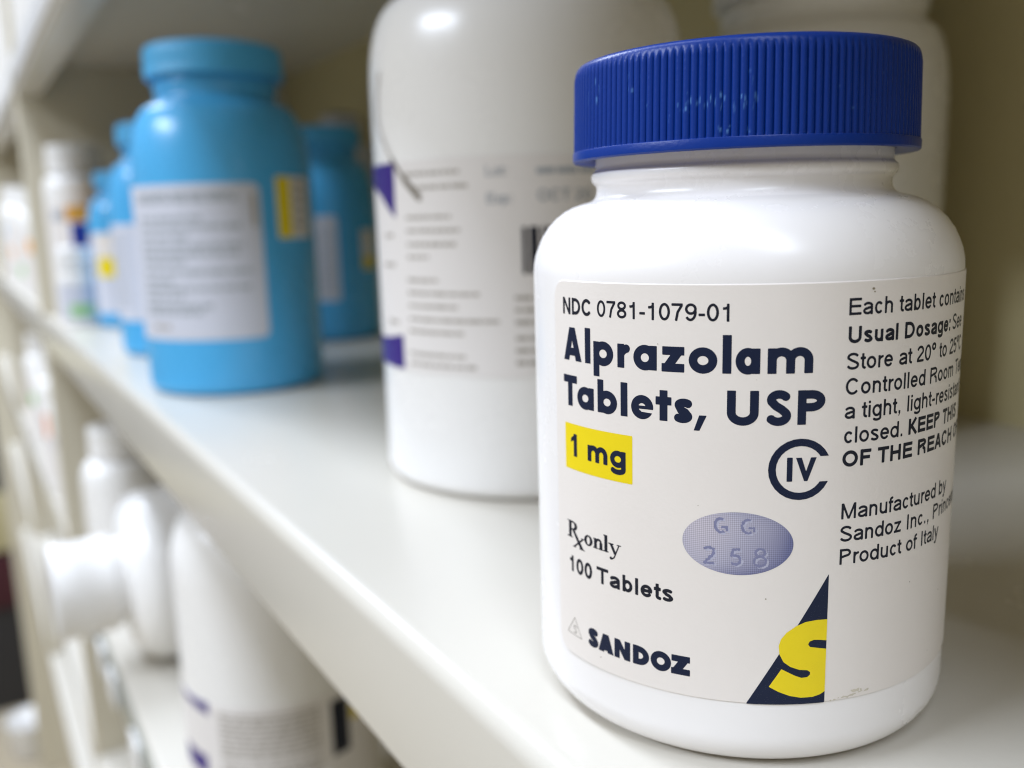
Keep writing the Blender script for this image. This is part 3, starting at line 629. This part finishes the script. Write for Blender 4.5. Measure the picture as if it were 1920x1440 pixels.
# tablet picture
ink = Ink(-5.4, 6.2, 21.2, 28.4, .08); ink.ellipse(.4, 24.78, 5.32, 3.2)
tp = link('tablet_picture', wrap_mesh('tablet_picture', ink.polys(), RP, TH1, uvfun=lambda s, z: ((s-.4)/5.32, (z-24.78)/3.2)), M['tablet'], lab)
def emb(dx, dz):
    ink = Ink(-3.2, 4.6, 21.5, 27.8, .05)
    for cx in (-1.15+dx, 1.15+dx):
        ink.stroke(E(cx, 26.35+dz, .52, .62, 70, 300, 20), .12); ink.stroke([(cx+.05, 26.2+dz), (cx+.5, 26.2+dz), (cx+.5, 25.85+dz)], .1)
    ink.stroke([(-2.6+dx, 24.05+dz), (-2.2+dx, 24.25+dz), (-1.75+dx, 24.05+dz), (-1.8+dx, 23.6+dz), (-2.55+dx, 22.75+dz), (-1.7+dx, 22.75+dz)], .12)
    ink.stroke([(.5+dx, 24.2+dz), (-.1+dx, 24.15+dz), (-.2+dx, 23.6+dz)]+E(.1+dx, 23.2+dz, .42, .42, 110, -140, 12), .12)
    ink.stroke(E(2.2+dx, 23.95+dz, .4, .36)[:-1], .11, closed=True); ink.stroke(E(2.2+dx, 23.15+dz, .5, .44)[:-1], .11, closed=True)
    ink.roughen(.03, 9, 1)
    return [[((s-.2)*1.12+.4, (z-24.5)*1.1+24.5) for s, z in p] for p in ink.polys()]
link('embossed_digits', wrap_mesh('embossed_digits', emb(.1, -.07), RP+.006, TH1), M['tablet_light'], lab)
link('embossed_digits', wrap_mesh('embossed_digits', emb(-.05, .05), RP+.012, TH1), M['tablet_dark'], lab)
# half triangle with the big letter, cut off at a straight edge
CUT = 9.36
line('triangle_emblem', 1.4, 9.5, 7.9, 21.7, lambda k: k.poly([(1.5, 7.97), (CUT, 7.97), (CUT, 21.6)]), M['navy'], .09)
ink = Ink(3.2, 10.4, 8.2, 17.2, .06)
G = lambda pts: [(4.57+(x-1078)*.0229, 14.42-(y-720)*.0246-(x-1078)*.0009) for x, y in pts]
ink.poly(G([(1320, 612), (1240, 614), (1190, 622), (1150, 640), (1110, 668), (1087, 697), (1078, 725), (1082, 762), (1100, 795), (1130, 815), (1170, 828), (1205, 830), (1218, 838), (1217, 850), (1205, 860), (1180, 863), (1150, 853), (1118, 838), (1092, 826), (1040, 905), (1080, 925), (1130, 942), (1180, 950), (1230, 948), (1265, 938), (1320, 905)]))
ink.poly(G([(1320, 708), (1260, 700), (1230, 699), (1211, 706), (1205, 718), (1213, 729), (1240, 733), (1320, 744)]), cut=True)
ink.clip_right(CUT)
link('emblem_letter', wrap_mesh('emblem_letter', ink.polys(), RP+.012, TH1), M['yellow'], lab)
# handling dirt: stain on the lower label edge and a few specks
ink = Ink(9.6, 16, 7.6, 9.6, .06); ink.stroke([(9.8, 8.06), (12.5, 8.35), (13.6, 8.6)], .06, butt=False); ink.ellipse(14.15, 8.62, .38, .12); ink.ellipse(12.9, 8.75, .7, .16); ink.roughen(.05, 4, 3)
printed(lab, 'stain', ink, RP, TH1, M['stain'])
ink = Ink(-22, 32, 8.2, 50, .06)
for s, z, a in ((12.9, 49.2, .16), (13.05, 48.9, .1), (-7.5, 44.2, .07), (3.2, 19.2, .09), (-14.6, 9.4, .09), (19.6, 19.0, .08), (26.2, 16.2, .09), (24.0, 10.0, .07), (-3.4, 28.4, .06), (1.9, 41.0, .05)): ink.ellipse(s, z, a, a*.7)
printed(lab, 'speck', ink, RP+.006, TH1, M['stain_dark'])

# ---- generic bottles -----------------------------------------------------------
def make_bottle(nm, label, loc, R, zsh, rn, zneck, capspec, mbody, mcap, group=None, cr_=4.0, n=96, srx=None):
    """loc mm; R body radius; zsh shoulder start; rn neck radius; zneck top of shoulder; capspec (r, z0, z1)"""
    t = thing(nm, label, 'bottle', loc, group)
    pr = [(0, 1.0), (R*.72, 1.0), (R*.8, .2), (R-cr_, 0)] + arc_pts(R-cr_, cr_, cr_, cr_, -90, 0, 10)[1:]
    pr += [(R, cr_+(zsh-cr_)*k/5) for k in range(1, 6)]
    sx, sz = R-rn-1.0, zneck-zsh
    pr += [(rn+1.0+sx*math.cos(math.radians(a))**.85, zsh+sz*math.sin(math.radians(a))**.95) for a in (8, 16, 24, 32, 40, 48, 56, 64, 72, 80, 86)]
    rc, z0, z1 = capspec
    g = max(1.2, z0-zneck)
    pr += [(rn+.35, zneck+.15*g), (rn, zneck+.3*g), (rn, zneck+.45*g), (rn+.55, zneck+.58*g), (rn+.6, zneck+.78*g), (rn+.1, zneck+.9*g), (rn-.2, z0+.4), (rn-.2, z1-1.5), (0, z1-1.5)]
    link('bottle_body', lathe('bottle_body', pr, n), mbody, t)
    nr = 90
    def rb(th, r, z):
        if r < rc-.6 or z < z0+1.2 or z > z1-1.2: return r
        return r-.28*(1-abs(math.cos(nr/2*th)))
    cp = [(rn, z0+2), (rn+.2, z0+.1), (rc-.5, z0), (rc, z0+.3), (rc, z0+1.0), (rc, z0+1.3), (rc-.1, (z0+z1)/2), (rc-.2, z1-1.3), (rc-.5, z1-.7), (rc-1.1, z1-.1), (rc-2, z1), (rc-3, z1-.1), (0, z1-.2)]
    link('cap', lathe('cap', cp, nr*4, True, rb), mcap, t)
    return t
rng_ = random.Random(11)

# big white bottle with purple print
C2 = (112.0, 175.4); T2 = axis_angle(*C2)
b2 = make_bottle('stock_bottle', 'large white bottle with purple print corners behind the blue capped bottle', (*C2, 0), 34, 84, 26.3, 101.2, (28.5, 105.5, 122), M['hdpe2'], M['hdpe2'], cr_=3.0, n=128)
l2 = link('label', label_mesh('label', 34.12, T2, -56, 48, 25.6, 68.1, .8, h=.5), M['paper2'], b2)
R2 = 34.18
def p2(nm, s0, s1, z0, z1, fn, m, h=.12):
    k = Ink(s0-.8, s1+.8, z0-.8, z1+.8, h); fn(k); return printed(l2, nm, k, R2, T2, m)
p2('print_corner', -50, -31, 56.5, 68.2, lambda k: k.poly([(-49, 68.0), (-31.2, 68.0), (-31.55, 56.9), (-38.5, 61.6), (-49, 65.0)]), M['purple'])
p2('print_corner', -50, -30, 25.6, 33.4, lambda k: k.poly([(-49, 25.9), (-30.7, 25.9), (-30.7, 33.1), (-39, 31.9), (-49, 31.5)]), M['purple'])
def f(k):
    rw = [(-27.3, -13.5, 65.4), (-26.3, -11.3, 62.7), (-27.6, -15.8, 57.0), (-27.6, -13.8, 54.4), (-27.6, -14.8, 51.7), (-27.6, -21.5, 49.2), (-27.9, -19.5, 44.6)]
    rw += [(-28, -10.2, 42.0), (-28, -15, 39.4), (-28, -5.8, 36.7), (-28.2, -13.2, 34.2), (-28.4, -13.6, 29.2+.4), (-28.4, -11, 27.2+.3)]
    word_bars(k, [(a, b, z*1.0) for a, b, z in rw], .36, rng_)
    word_bars(k, [(-3.1, 12, 41.2), (-3.1, 10, 38.9), (-3.1, 12, 36.5), (-3.1, 9, 33.4), (-3.1, 12, 31), (-3.1, 12, 28.6)], .45, rng_)
    word_bars(k, [(-37, -33, 53.5), (-38, -32.8, 47.5), (-37, -32.5, 35.6)], .45, rng_)
p2('fine_print', -39, 13, 26, 67, f, M['grey_ink'], .14)
def f(k):
    text_run(k, 'Lot:', -8.2, 64.3, 1.9, None, w=.08); text_run(k, 'Exp:', -8.2, 59.2, 1.9, None, w=.08)
    word_bars(k, [(1.6, 13, 65.0)], .55, rng_)
    text_run(k, 'OCT 20', 1.6, 59.4, 2.2, None, w=.09)
ADV['p'] = .774
p2('date_print', -8.4, 14, 58, 67, f, M['soft_ink'], .12)
def f(k):
    x = -1.4
    for wd, gp in ((.9, .5), (1.7, .6), (.5, .4), (.9, .6), (1.3, .5), (.5, .5), (1.4, .4), (.6, .5), (1.6, .4), (.5, .6), (1.0, .4)):
        k.stroke([(x+wd/2, 45.8), (x+wd/2, 54.7)], wd/2); x += wd+gp
p2('barcode', -1.6, 16, 45, 55.5, f, M['ink'], .12)
k = Ink(-42, -20, 58, 88, .12); k.stroke([(-36.2, 86), (-38.4, 80), (-38.6, 76.5), (-36, 73.2), (-31.9, 68.6)], .42, butt=False)
printed(b2, 'streak', k, R2+.03, T2, M['mark_light'])
k = Ink(-42, -20, 58, 88, .12); k.stroke([(-31.9, 68.6), (-27.5, 64.4)], .5, butt=False); k.stroke([(-27.5, 64.4), (-23.4, 60.9)], .75, butt=False)
printed(b2, 'streak', k, R2+.035, T2, M['mark'])

# white bottle in the shade against the back
b3 = make_bottle('stock_bottle', 'unlabelled white bottle in shade against the back panel behind the blue capped bottle', (192, 163, 0), 30, 80, 24.2, 98.5, (26.5, 106, 120), M['hdpe2'], M['hdpe2'], n=96)

# sky blue bottles
def blue_bottle(label, c, R, s, loc_z=0, extra=True):
    return make_bottle('blue_bottle', label, (*c, loc_z), R, 70*s, 20.0*R/30.3, 96.8*s, (22.9*R/30.3, 105.2*s, 115.6*s), M['blue'], M['blue2'], 'sky blue bottles', cr_=3.5, n=96)
def lab_on(bt, c, R, a, b, z0, z1, m, r=2.0, rows=None, ink_m='soft_ink', hw=.5):
    th = axis_angle(*c); l = link('label', label_mesh('label', R+.12, th, a, b, z0, z1, r, h=.5), m, bt)
    if rows:
        k = Ink(a, b, z0, z1, .15); word_bars(k, rows, hw, rng_); printed(l, 'fine_print', k, R+.18, th, M[ink_m])
    return l, th
CB = (84.5, 331.5)
bb = blue_bottle('large sky blue bottle with white label and yellow sticker, highest of the blue ones', CB, 30.3, 1.0)
rows = [(-34, 3.5, 66.5), (-34, 3.5, 64.8), (-34, -8, 59), (-34, 4.2, 56.2), (-34, -13, 53), (-34, 4.8, 50), (-34, 3.0, 47.6), (-34, -14, 45), (-34, 7.5, 41.6), (-34, -20, 38.5), (-34, 6, 36.2), (-34, -16, 33.4), (-34, -6, 30.4), (-34, -10, 28.4)]
l_, tb = lab_on(bb, CB, 30.3, -46, 11.2, 19.2, 69.8, M['paper_blue'], 2.5, rows, hw=.85)
k = Ink(-36, 11, 20, 70, .2); word_bars(k, [(-31, -22.5, 23.6)], .8, rng_); printed(l_, 'fine_print', k, 30.50, tb, M['grey_ink'])
k = Ink(7, 11, 54, 68, .2); k.stroke([(9, 56), (9, 66.5)], .8); printed(l_, 'batch_print', k, 30.50, tb, M['grey_ink'])
l_, tb = lab_on(bb, CB, 30.3, 17.2, 34, 51.5, 72.0, M['paper2'], .6)
k = Ink(17, 25, 51, 72.5, .2); k.poly([(17.4, 51.8), (23.2, 51.8), (23.2, 71.7), (17.4, 71.7)]); word_bars(k, [(25, 31, 68), (25, 31, 60)], .6, rng_)
printed(l_, 'yellow_band', k, 30.50, tb, M['yellow'])
k = Ink(24, 33, 52, 72, .2); word_bars(k, [(25, 32, 69.3), (25, 32, 66), (25, 32, 62.5), (25, 32, 59), (25, 31, 55.5)], .9, rng_); printed(l_, 'fine_print', k, 30.50, tb, M['grey_ink'])
CBB = (159.5, 435.5)
bbb = blue_bottle('sky blue bottle in shade at the back with a narrow upright white sticker', CBB, 24, .875)
lab_on(bbb, CBB, 24, -6, 4.6, 19.5, 59.2, M['paper_blue'], 1.5, [(-4.5, 3.2, 20+3*i) for i in range(1, 12)])
l_, tb = lab_on(bbb, CBB, 24, 17.3, 27, 33.5, 52.4, M['paper2'], .6)
k = Ink(17, 28, 33, 53, .2); k.poly([(17.6, 33.8), (26.6, 33.8), (26.6, 39.5), (17.6, 39.5)]); printed(l_, 'yellow_band', k, 24.3, tb, M['yellow'])
CBC = (85.3, 439)
bbc = blue_bottle('sky blue bottle directly behind the large one, white label on its aisle side', CBC, 24, .875)
lab_on(bbc, CBC, 24, -34, -10, 16, 58, M['paper_blue'], 1.5, [(-33, -20, 20+3*i) for i in range(1, 12)])
CBD = (91, 580)
bbd = blue_bottle('small sky blue bottle last in its row, white label with yellow band', CBD, 22.2, .762)
l_, tb = lab_on(bbd, CBD, 22.2, -30, 2, 8, 54, M['paper_blue'], 1.5)
k = Ink(-31, 3, 8, 55, .2); k.poly([(-22, 29), (-6.5, 29), (-6.5, 40), (-22, 40)]); printed(l_, 'yellow_band', k, 22.45, tb, M['yellow'])
k = Ink(-31, 3, 8, 55, .2); k.poly([(-22, 40.5), (-6.5, 40.5), (-6.5, 53), (-22, 53)]); printed(l_, 'beige_band', k, 22.45, tb, M['paper'])

# dark cap of something standing in the far back corner
bk = make_bottle('stock_bottle', 'grey white bottle with a dark cap against the back panel behind the blue bottles', (203, 520, 0), 20, 88, 12, 100, (9.5, 103, 118), M['paper_blue'], M['cap_dark'])

# far end of the shelf
CF = (74, 658)
bf = make_bottle('stock_bottle', 'white bottle with a small blue print mark standing before the upright', (*CF, 0), 20, 78, 14.5, 90, (16.5, 92, 109), M['hdpe2'], M['hdpe2'])
l_, tf = lab_on(bf, CF, 20, -26, 20, 14, 72, M['paper2'], 1)
k = Ink(-26, 20, 14, 73, .2); k.poly([(-18, 62), (-6, 62), (-6, 68), (-18, 68)]); printed(l_, 'print_band', k, 20.25, tf, M['soft_ink'])
k = Ink(-26, 20, 14, 73, .2); k.poly([(-10, 18), (2, 18), (2, 24), (-10, 24)]); printed(l_, 'print_band', k, 20.25, tf, M['green'])
CJ = (62, 597)
bj = make_bottle('small_jar', 'small white jar with green print beside the last blue bottle', (*CJ, 0), 11.5, 26, 9, 31, (10.8, 33, 46), M['hdpe2'], M['hdpe2'], cr_=2)
l_, tj = lab_on(bj, CJ, 11.5, -14, 14, 4, 25, M['paper_blue'], .8)
k = Ink(-14, 14, 3, 26, .15); k.poly([(-6, 6), (7, 6), (7, 13), (-6, 13)]); printed(l_, 'print_band', k, 11.75, tj, M['green'])
t = thing('carton', 'small carton with navy face and orange top edge beside the white jar', 'carton', (73, 622, 0))
link('carton_body', box_mesh('carton_body', -10, 10, -8, 8, 0, 70, .5), M['paper2'], t)
link('navy_face', box_mesh('navy_face', -10.15, 10.15, -8.2, -8.0, 40, 60), M['deepblue'], t)
link('orange_band', box_mesh('orange_band', -10.25, 10.25, -8.25, 8.2, 61.2, 70.2), M['orange'], t)

# next bay: stock seen past the upright
def stock(label, c, z, R, H, mband, group='bottles in the next bay', lo=.2, hi=.35, cat='bottle'):
    b_ = make_bottle('stock_bottle', label, (*c, z), R, H*.70, R*.68, H*.82, (R*.76, H*.85, H), M['hdpe2'], M['hdpe2'], group, cr_=2.5, n=64)
    l_, th = lab_on(b_, c, R, -R*1.4, R*1.4, H*.1, H*.62, M['paper2'], 1)
    k = Ink(-R*1.2, R*1.2, H*lo-1, H*hi+1, .3); k.poly([(-R, H*lo), (R, H*lo), (R, H*hi), (-R, H*hi)]); printed(l_, 'print_band', k, R+.25, th, mband)
    return b_
stock('white bottle with pale blue band just past the upright', (70, 780), 0, 18, 96, M['blue2'], lo=.66, hi=.74)
stock('white bottle with orange band second past the upright', (68, 850), 0, 17, 84, M['orange'], lo=.45, hi=.58)
stock('white bottle with salmon band third past the upright', (72, 920), 0, 19, 90, M['salmon'], lo=.14, hi=.3)
stock('white bottle with green band fourth past the upright', (70, 1000), 0, 19, 96, M['green'], lo=.14, hi=.25)
stock('white bottle with orange band fifth past the upright', (70, 1085), 0, 20, 100, M['orange'], lo=.3, hi=.4)
stock('tall white bottle with blue band last past the upright', (70, 1180), 0, 20, 104, M['blue2'], lo=.5, hi=.6)
stock('white bottle with purple band on the lower shelf just past the upright', (68, 770), -165, 20, 112, M['purple'], 'bottles on the lower shelf of the next bay', .5, .58)
stock('white bottle with salmon band on the lower shelf second past the upright', (68, 850), -165, 21, 120, M['salmon'], 'bottles on the lower shelf of the next bay', .42, .58)
stock('white bottle with pale blue band on the lower shelf third past the upright', (70, 940), -165, 20, 116, M['blue2'], 'bottles on the lower shelf of the next bay', .5, .6)
stock('white bottle with green band on the lower shelf fourth past the upright', (70, 1040), -165, 22, 118, M['green'], 'bottles on the lower shelf of the next bay', .4, .5)

# shelf overhead
for lb, c, R, H in (('white bottle on the overhead shelf, nearest along the lip glare strip', (68, 480), 20, 95), ('squat white bottle second along the overhead shelf', (66, 545), 18, 60), ('white bottle third along the overhead shelf', (68, 610), 20, 88), ('white bottle on the overhead shelf beside the upright', (68, 668), 19, 96)):
    make_bottle('stock_bottle', lb, (*c, 165), R, H*.7, R*.68, H*.82, (R*.76, H*.85, H), M['hdpe2'], M['hdpe2'], 'bottles on the overhead shelf', n=64)
for lb, c, R, H in (('white bottle overhead in the next bay, first past the upright', (68, 770), 20, 95), ('white bottle overhead in the next bay, second past the upright', (68, 850), 22, 105), ('white bottle overhead in the next bay, third past the upright', (68, 950), 22, 100)):
    make_bottle('stock_bottle', lb, (*c, 165), R, H*.7, R*.68, H*.82, (R*.76, H*.85, H), M['hdpe2'], M['hdpe2'], 'bottles on the overhead shelf', n=64)

# shelf below
CL = (84, 305)
bl = make_bottle('stock_bottle', 'tall white bottle with purple corner print on the shelf below', (*CL, -165), 34, 104, 25, 126, (27, 129, 143), M['hdpe2'], M['hdpe2'], n=96)
l_, tl = lab_on(bl, CL, 34, -56, 40, 26, 67, M['paper2'], 1, [(-23, 11, 64-1.9*i-(1.2 if i > 8 else 0)) for i in range(0, 17)], 'grey_ink', .62)
k = Ink(-50, -25, 26, 74, .2); k.poly([(-46, 67), (-27.4, 67), (-27.2, 62.5), (-33, 63.5), (-46, 66)]); k.poly([(-46, 40), (-30, 40), (-30, 47), (-46, 47)]); printed(l_, 'print_corner', k, 34.2, tl, M['purple'])
k = Ink(12, 40, 30, 66, .2); k.poly([(15, 44), (22, 44), (22, 64), (15, 64)]); printed(l_, 'barcode', k, 34.2, tl, M['ink'])
k = Ink(12, 40, 30, 66, .2); k.poly([(23, 54), (30, 54), (30, 62), (23, 62)]); printed(l_, 'yellow_band', k, 34.2, tl, M['yellow'])
def lying(label, y, R, L, rc, xtip):
    t = make_bottle('stock_bottle', label, (xtip, y, -165), R, L*.70, rc*.88, L*.80, (rc, L*.83, L), M['hdpe2'], M['hdpe2'], 'bottles lying on the shelf below', n=96)
    t.location = ((xtip+L)*MM, y*MM, (-165+R)*MM); t.rotation_euler = (0, -math.pi/2, 0)
    return t
lying('large white bottle lying with its cap over the edge of the shelf below', 482, 44, 165, 24, 22)
make_bottle('stock_bottle', 'white bottle standing on the shelf below behind the lying one', (74, 585, -165), 24, 70, 16, 84, (18, 87, 104), M['hdpe2'], M['hdpe2'], n=64)

# tub on the floor past the end of the row
tub = thing('storage_tub', 'white tub with green band on the floor past the shelving row', 'tub', (26, 1985, -1000))
link('tub_body', lathe('tub_body', [(0, 1), (40, 1), (43, 3), (47, 70), (48.5, 72), (48.5, 75), (45, 75), (44, 70), (0, 66)], 64), M['hdpe2'], tub)
tt = axis_angle(26, 1985); k = Ink(5, 45, 18, 52, .8); k.poly([(8, 22), (42, 22), (42, 48), (8, 48)]); printed(tub, 'print_band', k, 47.6, tt, M['green'])
